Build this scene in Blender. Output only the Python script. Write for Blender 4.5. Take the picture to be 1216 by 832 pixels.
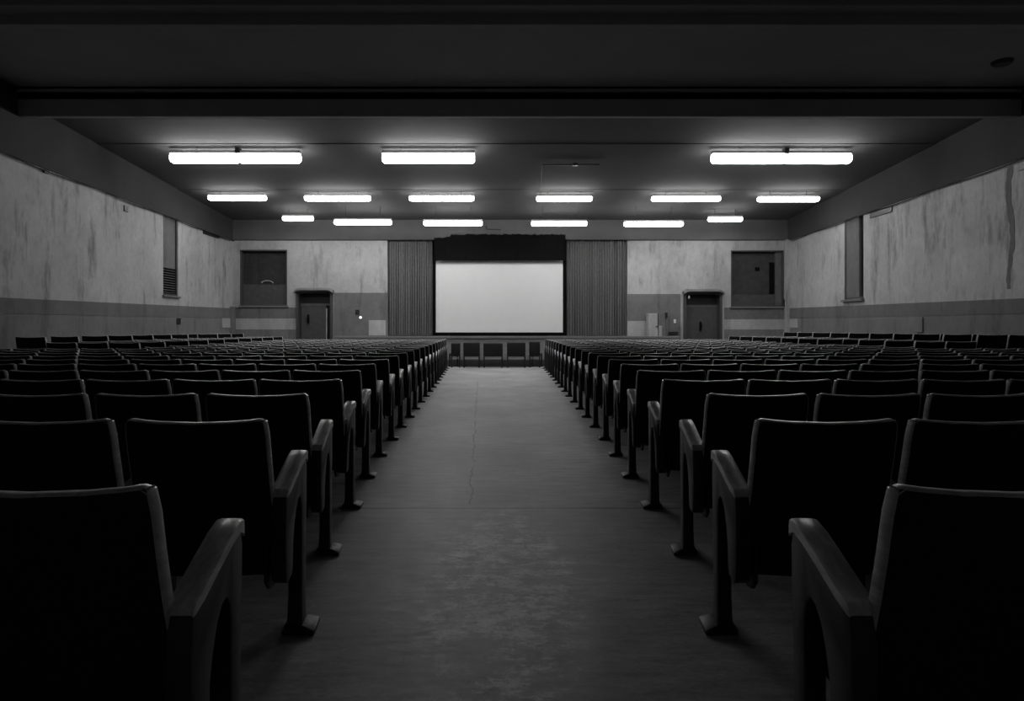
import bpy, bmesh, math, random
from mathutils import Vector, Matrix
random.seed(7)
sc = bpy.context.scene
for o in list(bpy.data.objects):
    bpy.data.objects.remove(o)
C = sc.collection

# ------------------------------------------------------------------ camera
HC = 1.25            # eye height
F = 750.0            # focal length in pixels of the 1216 wide frame
VX, VY = 592.0, 390.0
cam_d = bpy.data.cameras.new('camera')
cam = bpy.data.objects.new('camera', cam_d)
C.objects.link(cam)
cam.location = (0, 0, HC)
cam.rotation_euler = (math.pi / 2, 0, 0)
cam_d.sensor_width = 36.0
cam_d.lens = 36.0 * F / 1216.0
cam_d.shift_x = (608 - VX) / 1216.0
cam_d.shift_y = -(416 - VY) / 1216.0
cam_d.clip_start = 0.05
sc.camera = cam

# ------------------------------------------------------------------ world, exposure
w = bpy.data.worlds.new('world')
sc.world = w
w.use_nodes = True
w.node_tree.nodes['Background'].inputs[0].default_value = (0.5, 0.5, 0.5, 1)
w.node_tree.nodes['Background'].inputs[1].default_value = 0.0
vs = sc.view_settings
vs.view_transform = 'Standard'
vs.look = 'None'
vs.exposure = 0.0
vs.gamma = 1.0
vs.use_curve_mapping = False
LAMP = 20.0           # emission strength of the fluorescent diffusers


def at(px, py, d):
    """point of the place seen at a pixel, at distance d from the camera"""
    return Vector(((px - VX) * d / F, d, HC + (VY - py) * d / F))


# ------------------------------------------------------------------ materials
def new_mat(name):
    m = bpy.data.materials.new(name)
    m.use_nodes = True
    nt = m.node_tree
    b = nt.nodes['Principled BSDF']
    return m, nt, b


def plain(name, v, rough=0.6, spec=0.5, noise=0.15, scale=30.0, bump=0.0, metallic=0.0):
    m, nt, b = new_mat(name)
    N, L = nt.nodes, nt.links
    tc = N.new('ShaderNodeTexCoord')
    n = N.new('ShaderNodeTexNoise')
    n.inputs['Scale'].default_value = scale
    n.inputs['Detail'].default_value = 5
    L.new(tc.outputs['Object'], n.inputs['Vector'])
    r = N.new('ShaderNodeValToRGB')
    lo, hi = v * (1 - noise), v * (1 + noise)
    r.color_ramp.elements[0].position = 0.3
    r.color_ramp.elements[1].position = 0.7
    r.color_ramp.elements[0].color = (lo, lo, lo, 1)
    r.color_ramp.elements[1].color = (hi, hi, hi, 1)
    L.new(n.outputs['Fac'], r.inputs['Fac'])
    L.new(r.outputs['Color'], b.inputs['Base Color'])
    b.inputs['Roughness'].default_value = rough
    b.inputs['Specular IOR Level'].default_value = spec
    b.inputs['Metallic'].default_value = metallic
    if bump:
        bp = N.new('ShaderNodeBump')
        bp.inputs['Strength'].default_value = bump
        bp.inputs['Distance'].default_value = 0.003
        L.new(n.outputs['Fac'], bp.inputs['Height'])
        L.new(bp.outputs['Normal'], b.inputs['Normal'])
    return m


def plaster(name, v, streak=0.35, sc_x=1.0):
    """old plaster: mottling, vertical water streaks, blotches"""
    m, nt, b = new_mat(name)
    N, L = nt.nodes, nt.links
    tc = N.new('ShaderNodeTexCoord')

    def noise(scale3, scale, detail=6, rough=0.6):
        mp = N.new('ShaderNodeMapping')
        mp.inputs['Scale'].default_value = scale3
        n = N.new('ShaderNodeTexNoise')
        n.inputs['Scale'].default_value = scale
        n.inputs['Detail'].default_value = detail
        n.inputs['Roughness'].default_value = rough
        L.new(tc.outputs['Object'], mp.inputs['Vector'])
        L.new(mp.outputs['Vector'], n.inputs['Vector'])
        return n

    def ramp(src, a, bb, ca, cb):
        r = N.new('ShaderNodeValToRGB')
        r.color_ramp.elements[0].position = a
        r.color_ramp.elements[1].position = bb
        r.color_ramp.elements[0].color = (ca, ca, ca, 1)
        r.color_ramp.elements[1].color = (cb, cb, cb, 1)
        L.new(src.outputs['Fac'], r.inputs['Fac'])
        return r

    def mult(a, c, f=1.0):
        mx = N.new('ShaderNodeMix')
        mx.data_type = 'RGBA'
        mx.blend_type = 'MULTIPLY'
        mx.inputs[0].default_value = f
        L.new(a, mx.inputs[6])
        L.new(c, mx.inputs[7])
        return mx.outputs[2]

    base = ramp(noise((1, 1, 0.8), 0.8, 8, 0.62), 0.32, 0.68, v * 0.80, v * 1.12)
    # distorted tall blotches: run-off stains that start and stop
    st = ramp(noise((2.2, 2.2, 0.42), 1.3, 9, 0.70), 0.33, 0.47, 1 - streak, 1.0)
    st2 = ramp(noise((8, 8, 0.9), 1.2, 7, 0.7), 0.26, 0.44, 1 - streak * 0.38, 1.0)
    bl = ramp(noise((1, 1, 0.7), 2.6, 11, 0.78), 0.33, 0.43, 1 - streak * 0.45, 1.0)
    fine = ramp(noise((1, 1, .7), 7, 9, 0.8), 0.3, 0.7, 0.84, 1.10)
    c = mult(base.outputs['Color'], st.outputs['Color'])
    c = mult(c, st2.outputs['Color'])
    c = mult(c, bl.outputs['Color'])
    c = mult(c, fine.outputs['Color'])
    L.new(c, b.inputs['Base Color'])
    b.inputs['Roughness'].default_value = 0.85
    b.inputs['Specular IOR Level'].default_value = 0.2
    return m


def floor_material():
    m, nt, b = new_mat('worn_concrete_floor')
    N, L = nt.nodes, nt.links
    tc = N.new('ShaderNodeTexCoord')
    sep = N.new('ShaderNodeSeparateXYZ')
    L.new(tc.outputs['Object'], sep.inputs[0])

    def math_(op, a, bb=None, c=None):
        n = N.new('ShaderNodeMath')
        n.operation = op
        for i, v in enumerate((a, bb, c)):
            if v is None:
                continue
            if isinstance(v, (int, float)):
                n.inputs[i].default_value = v
            else:
                L.new(v, n.inputs[i])
        return n.outputs[0]

    def noise(scale3, scale, detail=6, rough=0.6):
        mp = N.new('ShaderNodeMapping')
        mp.inputs['Scale'].default_value = scale3
        n = N.new('ShaderNodeTexNoise')
        n.inputs['Scale'].default_value = scale
        n.inputs['Detail'].default_value = detail
        n.inputs['Roughness'].default_value = rough
        L.new(tc.outputs['Object'], mp.inputs['Vector'])
        L.new(mp.outputs['Vector'], n.inputs['Vector'])
        return n.outputs['Fac']

    def mrange(x, a, bb, c, d, smooth=True):
        n = N.new('ShaderNodeMapRange')
        n.interpolation_type = 'SMOOTHSTEP' if smooth else 'LINEAR'
        for i, v in enumerate((x, a, bb, c, d)):
            if isinstance(v, (int, float)):
                n.inputs[i].default_value = v
            else:
                L.new(v, n.inputs[i])
        return n.outputs[0]

    X, Y = sep.outputs[0], sep.outputs[1]
    big = mrange(noise((1, 1, 1), 0.9, 6), 0.3, 0.7, 0.76, 1.14)
    lines = mrange(noise((0.7, 3.0, 1), 5.0, 9, 0.75), 0.28, 0.72, 0.68, 1.24)
    fine = mrange(noise((1, 1.6, 1), 34, 6, 0.75), 0.3, 0.7, 0.82, 1.14)
    # worn patch in the middle of the aisle, near end: peeled paint, paler cement
    ex = math_('DIVIDE', math_('SUBTRACT', X, 0.02), 0.42)
    ey = math_('DIVIDE', math_('SUBTRACT', Y, 3.15), 1.25)
    rr = math_('ADD', math_('MULTIPLY', ex, ex), math_('MULTIPLY', ey, ey))
    patch = mrange(rr, 0.1, 1.25, 1.0, 0.0)
    pn = mrange(noise((1, 1.3, 1), 6.0, 15, 0.88), 0.47, 0.59, 0.0, 1.0)
    pn2 = mrange(noise((1, 1.6, 1), 2.2, 6, 0.7), 0.32, 0.56, 0.25, 1.0)
    worn = math_('MULTIPLY', patch, math_('MULTIPLY', pn, pn2))
    wornf = math_('MULTIPLY_ADD', worn, 2.1, 0.86)
    # crosswise joint and the wandering crack
    jl = math_('ABSOLUTE', math_('SUBTRACT', Y, 4.40))
    joint = mrange(jl, 0.006, 0.011, 0.10, 1.0)
    wob = noise((0.0, 1.0, 0.0), 1.6, 5, 0.75)
    cx = math_('MULTIPLY_ADD', math_('SUBTRACT', Y, 4.5), -0.028, -0.20)
    cx = math_('ADD', cx, math_('MULTIPLY', math_('SUBTRACT', wob, 0.5), 0.17))
    cd = math_('ABSOLUTE', math_('SUBTRACT', X, cx))
    cd = math_('ADD', cd, mrange(Y, 4.45, 4.5, 1.0, 0.0))
    cd = math_('ADD', cd, mrange(Y, 15.0, 17.0, 0.0, 0.2))
    crack = mrange(cd, 0.003, 0.007, 0.15, 1.0)
    crack = math_('MAXIMUM', crack, mrange(noise((1, 3, 1), 1.2, 2), 0.52, 0.62, 0.0, 1.0))
    # hair cracks in the worn patch
    vo = N.new('ShaderNodeTexVoronoi')
    vo.feature = 'DISTANCE_TO_EDGE'
    vo.inputs['Scale'].default_value = 2.7
    mp = N.new('ShaderNodeMapping')
    nz = N.new('ShaderNodeTexNoise')
    nz.inputs['Scale'].default_value = 3.0
    nz.inputs['Detail'].default_value = 6
    L.new(tc.outputs['Object'], nz.inputs['Vector'])
    mxv = N.new('ShaderNodeMix')
    mxv.data_type = 'VECTOR'
    mxv.inputs[0].default_value = 0.35
    L.new(tc.outputs['Object'], mxv.inputs[4])
    L.new(nz.outputs['Color'], mxv.inputs[5])
    L.new(mxv.outputs[1], vo.inputs['Vector'])
    hair = mrange(vo.outputs['Distance'], 0.002, 0.009, 0.7, 1.0)
    hair = math_('MAXIMUM', hair, math_('SUBTRACT', 1.0, mrange(rr, 0.5, 1.6, 1.0, 0.0)))
    hair = math_('MAXIMUM', hair, mrange(noise((1, 1, 1), 1.9, 3), 0.36, 0.44, 0.0, 1.0))
    v = math_('MULTIPLY', big, lines)
    v = math_('MULTIPLY', v, fine)
    v = math_('MULTIPLY', v, wornf)
    v = math_('MULTIPLY', v, joint)
    v = math_('MULTIPLY', v, crack)
    v = math_('MULTIPLY', v, hair)
    v = math_('MINIMUM', math_('MULTIPLY', v, 0.52), 0.85)
    comb = N.new('ShaderNodeCombineColor')
    for i in range(3):
        L.new(v, comb.inputs[i])
    L.new(comb.outputs[0], b.inputs['Base Color'])
    ro = mrange(noise((0.8, 2.8, 1), 9.0, 8, 0.75), 0.3, 0.7, 0.44, 0.58)
    L.new(ro, b.inputs['Roughness'])
    b.inputs['Specular IOR Level'].default_value = 0.35
    bp = N.new('ShaderNodeBump')
    bp.inputs['Strength'].default_value = 0.25
    bp.inputs['Distance'].default_value = 0.004
    L.new(noise((0.7, 2.2, 1), 14, 8, 0.7), bp.inputs['Height'])
    L.new(bp.outputs['Normal'], b.inputs['Normal'])
    return m


def emissive(name, strength):
    m, nt, b = new_mat(name)
    N, L = nt.nodes, nt.links
    n = N.new('ShaderNodeTexNoise')
    n.inputs['Scale'].default_value = 2.0
    tc = N.new('ShaderNodeTexCoord')
    L.new(tc.outputs['Object'], n.inputs['Vector'])
    mr = N.new('ShaderNodeMapRange')
    mr.inputs[3].default_value = strength * 0.9
    mr.inputs[4].default_value = strength * 1.1
    L.new(n.outputs['Fac'], mr.inputs[0])
    L.new(mr.outputs[0], b.inputs['Emission Strength'])
    b.inputs['Emission Color'].default_value = (1, 1, 1, 1)
    b.inputs['Base Color'].default_value = (0.8, 0.8, 0.8, 1)
    return m


def wood(name, v, rough, scale3=(18, 2, 18), var=0.35):
    m, nt, b = new_mat(name)
    N, L = nt.nodes, nt.links
    tc = N.new('ShaderNodeTexCoord')
    mp = N.new('ShaderNodeMapping')
    mp.inputs['Scale'].default_value = scale3
    n = N.new('ShaderNodeTexNoise')
    n.inputs['Scale'].default_value = 3.0
    n.inputs['Detail'].default_value = 8
    n.inputs['Roughness'].default_value = 0.65
    L.new(tc.outputs['Object'], mp.inputs['Vector'])
    L.new(mp.outputs['Vector'], n.inputs['Vector'])
    r = N.new('ShaderNodeValToRGB')
    r.color_ramp.elements[0].position = 0.3
    r.color_ramp.elements[1].position = 0.7
    a, c = v * (1 - var), v * (1 + var)
    r.color_ramp.elements[0].color = (a, a, a, 1)
    r.color_ramp.elements[1].color = (c, c, c, 1)
    L.new(n.outputs['Fac'], r.inputs['Fac'])
    L.new(r.outputs['Color'], b.inputs['Base Color'])
    b.inputs['Roughness'].default_value = rough
    return m


M = {}
M['wall'] = plaster('pale_stained_plaster', 0.40, 0.42)
M['wall_side'] = plaster('pale_streaked_side_plaster', 0.44, 0.50)
M['dado'] = plaster('grey_painted_dado', 0.165, 0.30)
M['dado_low'] = plaster('scuffed_lower_wall_paint', 0.20, 0.35)
M['patch'] = plaster('pale_paint_patch', 0.40, 0.12)
M['fascia'] = plain('dark_grey_fascia_paint', 0.058, 0.9, 0.1, 0.10, 1.5)
M['bulkhead'] = plain('dark_bulkhead_paint', 0.10, 0.9, 0.1, 0.10, 1.5)
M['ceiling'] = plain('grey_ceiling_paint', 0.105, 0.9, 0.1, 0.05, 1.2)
M['ceiling_near'] = plain('near_ceiling_lightened', 0.34, 0.9, 0.1, 0.05, 1.2)  # ceiling colour lightened on the near bays, standing in for missing light
M['beam'] = plain('beam_lightened', 0.36, 0.9, 0.1, 0.08, 1.5)  # beam faces away from the lamps; colour raised in place of missing light
M['floor'] = floor_material()
M['black'] = plain('black_drape', 0.006, 0.95, 0.05, 0.3, 40)
M['screen'] = plain('matte_white_screen', 0.70, 0.9, 0.1, 0.015, 3)
M['curtain'] = plain('grey_curtain_cloth', 0.19, 0.85, 0.2, 0.15, 12)
M['stage'] = wood('worn_stage_boards', 0.24, 0.6, (1.2, 6, 12), 0.35)
M['dark'] = plain('dark_recess_board', 0.040, 0.7, 0.3, 0.2, 6)
M['dark2'] = plain('dull_grey_board', 0.065, 0.7, 0.3, 0.2, 6)
M['doorpaint'] = plain('dark_door_paint', 0.055, 0.6, 0.4, 0.15, 6)
M['frame'] = plain('grey_metal_frame', 0.10, 0.5, 0.4, 0.15, 6)
M['light_lip'] = plain('pale_canopy_lip', 0.17, 0.5, 0.4, 0.1, 6)
M['iron'] = plain('black_ironwork', 0.012, 0.45, 0.5, 0.3, 25)
M['lamp'] = emissive('fluorescent_diffuser', LAMP)
M['glow'] = emissive('small_wall_bulb', 1.3)
M['tray'] = plain('white_enamel_tray', 0.5, 0.5, 0.4, 0.05, 10)
M['seatback'] = plain('black_vinyl', 0.014, 0.62, 0.28, 0.3, 60, 0.2)
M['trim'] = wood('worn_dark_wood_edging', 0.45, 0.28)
M['armrest'] = wood('rubbed_wooden_armrest', 0.48, 0.32)
M['sidepanel'] = wood('dark_stained_side_panel', 0.018, 0.5, (14, 14, 2))
M['inner_arm'] = wood('dull_dark_armrest', 0.07, 0.45)
M['foot'] = plain('dark_cast_iron', 0.02, 0.5, 0.5, 0.3, 30)
M['cloth'] = plain('dark_seat_cloth', 0.010, 0.7, 0.3, 0.3, 60)
M['cable'] = plain('black_cable', 0.012, 0.6, 0.3, 0.2, 20)


# ------------------------------------------------------------------ mesh helpers
def mb():
    return bmesh.new()


def add_box(bm, x0, x1, y0, y1, z0, z1):
    vs_ = [bm.verts.new((x, y, z)) for x in (x0, x1) for y in (y0, y1) for z in (z0, z1)]
    for f in ((0, 1, 3, 2), (4, 6, 7, 5), (0, 4, 5, 1), (2, 3, 7, 6), (0, 2, 6, 4), (1, 5, 7, 3)):
        bm.faces.new([vs_[i] for i in f])
    return vs_


def add_hexa(bm, p):
    """eight corners: bottom ring of four, then top ring of four"""
    v = [bm.verts.new(q) for q in p]
    for f in ((3, 2, 1, 0), (4, 5, 6, 7), (0, 1, 5, 4), (1, 2, 6, 5), (2, 3, 7, 6), (3, 0, 4, 7)):
        bm.faces.new([v[i] for i in f])


def add_loft(bm, rings, closed_ring=True, caps=True):
    vr = [[bm.verts.new(p) for p in r] for r in rings]
    n = len(vr[0])
    for a, b in zip(vr[:-1], vr[1:]):
        for i in range(n if closed_ring else n - 1):
            j = (i + 1) % n
            bm.faces.new((a[i], a[j], b[j], b[i]))
    if caps and closed_ring:
        bm.faces.new(vr[0][::-1])
        bm.faces.new(vr[-1])


def add_tube(bm, pts, r, n=8, up=Vector((0, 0, 1))):
    pts = [Vector(p) for p in pts]
    rings = []
    for i, p in enumerate(pts):
        a = pts[max(0, i - 1)]
        b = pts[min(len(pts) - 1, i + 1)]
        t = (b - a).normalized()
        u = up if abs(t.dot(up)) < 0.95 else Vector((0, 1, 0))
        s = t.cross(u).normalized()
        q = s.cross(t).normalized()
        rr = r[i] if isinstance(r, (list, tuple)) else r
        rings.append([p + s * (rr * math.cos(2 * math.pi * k / n)) + q * (rr * math.sin(2 * math.pi * k / n)) for k in range(n)])
    add_loft(bm, rings)


def add_prism(bm, outline, x0, x1, axis='x'):
    """extrude a 2D outline (a,b) along an axis; outline may be concave"""
    def P(a, b, t):
        if axis == 'x':
            return (t, a, b)
        if axis == 'y':
            return (a, t, b)
        return (a, b, t)
    v0 = [bm.verts.new(P(a, b, x0)) for a, b in outline]
    v1 = [bm.verts.new(P(a, b, x1)) for a, b in outline]
    n = len(outline)
    for i in range(n):
        j = (i + 1) % n
        bm.faces.new((v0[i], v0[j], v1[j], v1[i]))
    bm.faces.new(v0[::-1])
    bm.faces.new(v1)


def bevel(bm, off=0.004, seg=2, ang=40):
    bmesh.ops.recalc_face_normals(bm, faces=bm.faces)
    es = [e for e in bm.edges if len(e.link_faces) == 2 and e.calc_face_angle(0) > math.radians(ang)]
    bmesh.ops.bevel(bm, geom=es, offset=off, segments=seg, profile=0.5, affect='EDGES', clamp_overlap=True)


def finish(bm, name, smooth=False):
    bmesh.ops.recalc_face_normals(bm, faces=bm.faces)
    me = bpy.data.meshes.new(name)
    bm.to_mesh(me)
    bm.free()
    if smooth:
        for p in me.polygons:
            p.use_smooth = True
        try:
            me.set_sharp_from_angle(angle=math.radians(42))
        except Exception:
            pass
    return me


def obj(name, bm, mat, parent=None, smooth=False):
    me = finish(bm, name, smooth) if isinstance(bm, bmesh.types.BMesh) else bm
    if not me.materials:
        me.materials.append(mat)
    o = bpy.data.objects.new(name, me)
    C.objects.link(o)
    if parent:
        o.parent = parent
    return o


def struct(name, bm, mat, smooth=False):
    o = obj(name, bm, mat, None, smooth)
    o['kind'] = 'structure'
    return o


def tag(o, label, cat, group=None, kind=None):
    o['label'] = label
    o['category'] = cat
    if group:
        o['group'] = group
    if kind:
        o['kind'] = kind
    return o


def thing(name, label, cat, loc=(0, 0, 0), group=None):
    o = bpy.data.objects.new(name, None)
    o.empty_display_size = 0.1
    C.objects.link(o)
    o.location = loc
    return tag(o, label, cat, group)


def structure_root(name, loc=(0, 0, 0)):
    o = bpy.data.objects.new(name, None)
    C.objects.link(o)
    o.location = loc
    o['kind'] = 'structure'
    return o


# ------------------------------------------------------------------ the hall
XL, XR = -9.16, 9.97        # inner faces of the side walls
D = 21.8                    # back wall
SD = 20.8                   # stage front
Y0 = -3.5                   # wall behind the camera
K = F / D                   # pixels per metre on the back wall
ceil_h = lambda y: 6.39 - 0.0652 * y
top_h = lambda y: 4.50 - (y - 11.6) * 0.0235        # where the pale plaster ends under the fascia
dado_h = lambda y: 1.82 + (y - 11.6) * 0.0127
band_h = lambda y: 1.53 + (y - 11.6) * 0.007

bm = mb(); add_box(bm, XL - .3, XR + .3, Y0 - .3, D + 2.2, -0.15, 0)
struct('floor', bm, M['floor'])


def side_slab(bm, x_in, x_out, zf0, zf1, y0, y1):
    add_hexa(bm, [(x_in, y0, zf0(y0)), (x_out, y0, zf0(y0)), (x_out, y1, zf0(y1)), (x_in, y1, zf0(y1)),
                  (x_in, y0, zf1(y0)), (x_out, y0, zf1(y0)), (x_out, y1, zf1(y1)), (x_in, y1, zf1(y1))])


# left wall with one tall narrow window, right wall with one tall niche
LW = (17.25, 18.05, 2.17)
RW = (17.25, 18.20, 2.08)
for side, xi, s, win in (('left', XL, -1, LW), ('right', XR, 1, RW)):
    bm = mb()
    zero = lambda y: 0.0
    full = lambda y: 6.8
    sill = lambda y, z=win[2]: z
    side_slab(bm, xi, xi + s * .3, zero, full, Y0, win[0])
    side_slab(bm, xi, xi + s * .3, zero, full, win[1], D + 2.2)
    side_slab(bm, xi, xi + s * .3, zero, sill, win[0], win[1])
    side_slab(bm, xi, xi + s * .3, top_h, full, win[0], win[1])
    side_slab(bm, xi + s * .30, xi + s * .34, zero, full, win[0] - .1, win[1] + .1)
    struct('wall_' + side, bm, M['wall_side'])
    bm = mb(); side_slab(bm, xi - s * .03, xi + s * .01, top_h, lambda y: 6.7, Y0, D)
    struct('trim_1' if side == 'left' else 'trim_2', bm, M['fascia'])
    bm = mb(); side_slab(bm, xi - s * .015, xi + s * .01, band_h, dado_h, Y0, D)
    struct('trim_3' if side == 'left' else 'trim_4', bm, M['dado'])
    bm = mb(); side_slab(bm, xi - s * .010, xi + s * .01, lambda y: 0.0, lambda y: band_h(y) - .012, Y0, D)
    struct('trim_5' if side == 'left' else 'trim_6', bm, M['dado_low'])

bm = mb(); add_box(bm, XL - .3, XR + .3, Y0 - .3, Y0, 0, 6.9)
struct('wall_rear', bm, M['patch'])

# ceiling: bays that step down a little at every row of lamps
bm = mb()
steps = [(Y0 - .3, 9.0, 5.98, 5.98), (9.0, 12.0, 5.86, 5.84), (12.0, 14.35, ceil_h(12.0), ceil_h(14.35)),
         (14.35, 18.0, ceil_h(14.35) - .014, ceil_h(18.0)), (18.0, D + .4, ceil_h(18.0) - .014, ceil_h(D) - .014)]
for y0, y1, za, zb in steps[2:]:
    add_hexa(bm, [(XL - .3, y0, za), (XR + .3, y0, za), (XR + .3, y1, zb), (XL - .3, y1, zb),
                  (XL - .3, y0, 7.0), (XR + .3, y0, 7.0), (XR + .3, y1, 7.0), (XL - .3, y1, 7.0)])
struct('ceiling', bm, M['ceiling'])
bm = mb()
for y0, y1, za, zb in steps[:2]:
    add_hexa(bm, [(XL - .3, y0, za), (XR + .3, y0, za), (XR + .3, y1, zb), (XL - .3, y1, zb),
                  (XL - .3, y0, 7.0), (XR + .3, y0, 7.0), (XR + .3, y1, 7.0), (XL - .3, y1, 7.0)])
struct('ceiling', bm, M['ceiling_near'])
bm = mb(); add_box(bm, XL - .02, XR + .02, 12.0, 12.12, 5.28, 6.2); bevel(bm, .01)
struct('beam', bm, M['beam'])
bm = mb(); add_box(bm, XL - .02, XR + .02, 9.27, 9.4, 5.71, 6.4); bevel(bm, .01)
struct('beam', bm, M['beam'])
# moulding and pipe that run along the beam
bm = mb(); add_box(bm, XL + .02, XR - .02, 11.975, 12.02, 5.735, 5.80); bevel(bm, .01)
struct('trim_7', bm, M['beam'])
bm = mb(); add_tube(bm, [(XL + .1, 11.984, 5.715), (XR - .2, 11.984, 5.715)], .013, 8)
tag(obj('pipe', bm, M['cable'], smooth=True), 'thin dark pipe running the whole width along the top of the ceiling beam', 'pipe')

# back wall, with holes for windows, doors and the screen opening
holes = [((285 - VX) / K, (341 - VX) / K, 2.035, 3.97),          # left window
         ((868 - VX) / K, (931 - VX) / K, 2.005, 3.95),          # right window
         ((354 - VX) / K, (394 - VX) / K, 0.0, 2.52),            # left door
         ((813 - VX) / K, (855 - VX) / K, 0.0, 2.48),            # right door
         ((460 - VX) / K, (745 - VX) / K, 0.0, 4.35)]            # proscenium
xs = sorted({XL - .3, XR + .3} | {h[0] for h in holes} | {h[1] for h in holes})
bm = mb()
for a, b in zip(xs[:-1], xs[1:]):
    hs = [h for h in holes if h[0] <= a + 1e-6 and h[1] >= b - 1e-6]
    z = 0.0
    for h in sorted(hs, key=lambda q: q[2]):
        if h[2] > z + 1e-4:
            add_box(bm, a, b, D, D + .35, z, h[2])
        z = h[3]
    add_box(bm, a, b, D, D + .35, z, 6.6)
struct('wall_back', bm, M['wall'])
# bulkhead over the whole back wall
bm = mb(); add_box(bm, XL, XR, D - .10, D, 4.30, 5.6); bevel(bm, .006)
struct('trim_8', bm, M['bulkhead'])


def wall_patch(name, x0, x1, y0, y1, mat, t=.008, hide=None):
    """paint field on the back wall given by the pixels of its edges"""
    a = at(x0, y0, D); b = at(x1, y1, D)
    bm = mb(); add_box(bm, a.x, b.x, D - t, D + .004, max(0, b.z), a.z)
    return struct(name, bm, mat)


wall_patch('trim_9', 396.5, 460, 347.5, 432, M['dado'])
wall_patch('trim_10', 745, 808, 349, 432, M['dado'])
wall_patch('trim_11', 277.3, 352, 365, 378, M['dado'])
wall_patch('trim_12', 860, 934.8, 365, 379, M['dado'])
wall_patch('trim_13', 278, 352, 378, 391, M['patch'])
wall_patch('trim_14', 867, 928, 379, 391, M['patch'])
wall_patch('trim_15', 277.3, 352, 391, 432, M['dado_low'])
wall_patch('trim_16', 860, 934.8, 391, 432, M['dado_low'], .007)
wall_patch('trim_17', 438, 458, 380, 398, M['patch'], .015)
wall_patch('trim_18', 745, 767, 381, 400, M['patch'], .015)
# pale squares on the side walls just before the corners
bm = mb(); add_box(bm, XL, XL + .03, 20.9, 21.55, 1.28, 1.60); struct('trim_19', bm, M['patch'])
bm = mb(); add_box(bm, XR - .03, XR, 21.0, 21.6, 1.28, 1.58); struct('trim_20', bm, M['patch'])
# slender posts at both back corners
bm = mb(); add_box(bm, XL, XL + .10, D - .30, D - .02, 0, 2.0); bevel(bm, .01); struct('trim_21', bm, M['dado'])
bm = mb(); add_box(bm, XR - .12, XR, D - .20, D - .02, 0, 4.3); bevel(bm, .01); struct('trim_22', bm, M['wall'])

# ---------------------------------------------------- windows
def back_window(name, hole, board_h, slats, extra):
    x0, x1, z0, z1 = hole
    r = structure_root(name, ((x0 + x1) / 2, D, z0))
    ox, oz = (x0 + x1) / 2, z0
    h = z1 - z0; hw = (x1 - x0) / 2
    bm = mb()
    t = .045
    for a in ((-hw, -hw + t, 0, h), (hw - t, hw, 0, h), (-hw, hw, 0, t), (-hw, hw, h - t, h)):
        add_box(bm, a[0], a[1], .0, .30, a[2], a[3])
    bevel(bm, .006)
    obj('window_frame', bm, M['doorpaint'], r)
    bm = mb(); add_box(bm, -hw - .04, hw + .06, -.07, .02, -.05, 0.0); bevel(bm, .008)
    obj('window_sill', bm, M['light_lip'], r)
    bm = mb()
    if slats:
        n = 34
        for i in range(n):
            za = t + (h - 2 * t) * i / n; zb = t + (h - 2 * t) * (i + .92) / n
            add_hexa(bm, [(-hw + t, .20, za), (hw - t, .20, za), (hw - t, .24, za), (-hw + t, .24, za),
                          (-hw + t, .225, zb), (hw - t, .225, zb), (hw - t, .25, zb), (-hw + t, .25, zb)])
    else:
        add_box(bm, -hw + t, hw - t, .22, .26, t, h - t)
    obj('shutter', bm, M['dark'], r)
    bm = mb(); add_box(bm, -hw + t, hw - t, .15, .19, t, board_h); bevel(bm, .005)
    obj('lower_board', bm, M['dark2'], r)
    extra(r, hw, h, t)
    return r


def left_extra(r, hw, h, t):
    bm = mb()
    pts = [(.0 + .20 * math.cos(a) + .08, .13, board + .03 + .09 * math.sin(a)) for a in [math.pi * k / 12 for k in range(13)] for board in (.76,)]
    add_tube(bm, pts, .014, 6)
    obj('lamp_reflection_arc', bm, M['tray'], r, True)  # pale tube shaped as the lamp's reflection in the window glass


def right_extra(r, hw, h, t):
    bm = mb(); add_box(bm, hw - .42, hw - .24, .19, .22, .45, 1.55); bevel(bm, .005)
    obj('inner_post', bm, M['black'], r)
    bm = mb(); add_box(bm, -.05 + .05, .16, .195, .22, 1.25, 1.38); bevel(bm, .005)
    obj('latch', bm, M['black'], r)
    bm = mb(); add_box(bm, hw - .24, hw - t, .10, .26, t, h - t); bevel(bm, .005)
    obj('side_reveal', bm, M['frame'], r)


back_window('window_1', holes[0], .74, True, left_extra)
back_window('window_2', holes[1], .42, False, right_extra)

# narrow side windows
r = structure_root('window_3', (XL, (LW[0] + LW[1]) / 2, LW[2]))
hl = (LW[1] - LW[0]) / 2; hh = top_h(17.6) - LW[2]
bm = mb()
for a in ((-hl, -hl + .05, 0, hh), (hl - .05, hl, 0, hh), (-hl, hl, 0, .05)):
    add_box(bm, -.10, -.02, a[0], a[1], a[2], a[3])
bevel(bm, .005); obj('window_frame', bm, M['doorpaint'], r)
bm = mb(); add_box(bm, -.12, -.06, -hl + .02, hl - .02, 0.0, hh + .02); obj('pane_board', bm, M['dado'], r)
bm = mb()
add_box(bm, -.058, -.03, -hl + .05, hl - .05, .04, .08); add_box(bm, -.058, -.03, -hl + .05, hl - .05, .72, .76)
for i in range(9):
    z = .10 + i * .068
    add_hexa(bm, [(-.058, -hl + .05, z), (-.058, hl - .05, z), (-.03, hl - .05, z + .03), (-.03, -hl + .05, z + .03),
                  (-.058, -hl + .05, z + .012), (-.058, hl - .05, z + .012), (-.03, hl - .05, z + .042), (-.03, -hl + .05, z + .042)])
obj('louvre', bm, M['black'], r)
bm = mb(); add_box(bm, -.04, .07, -hl - .05, hl + .05, -.05, .0); bevel(bm, .006); obj('window_sill', bm, M['light_lip'], r)

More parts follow.
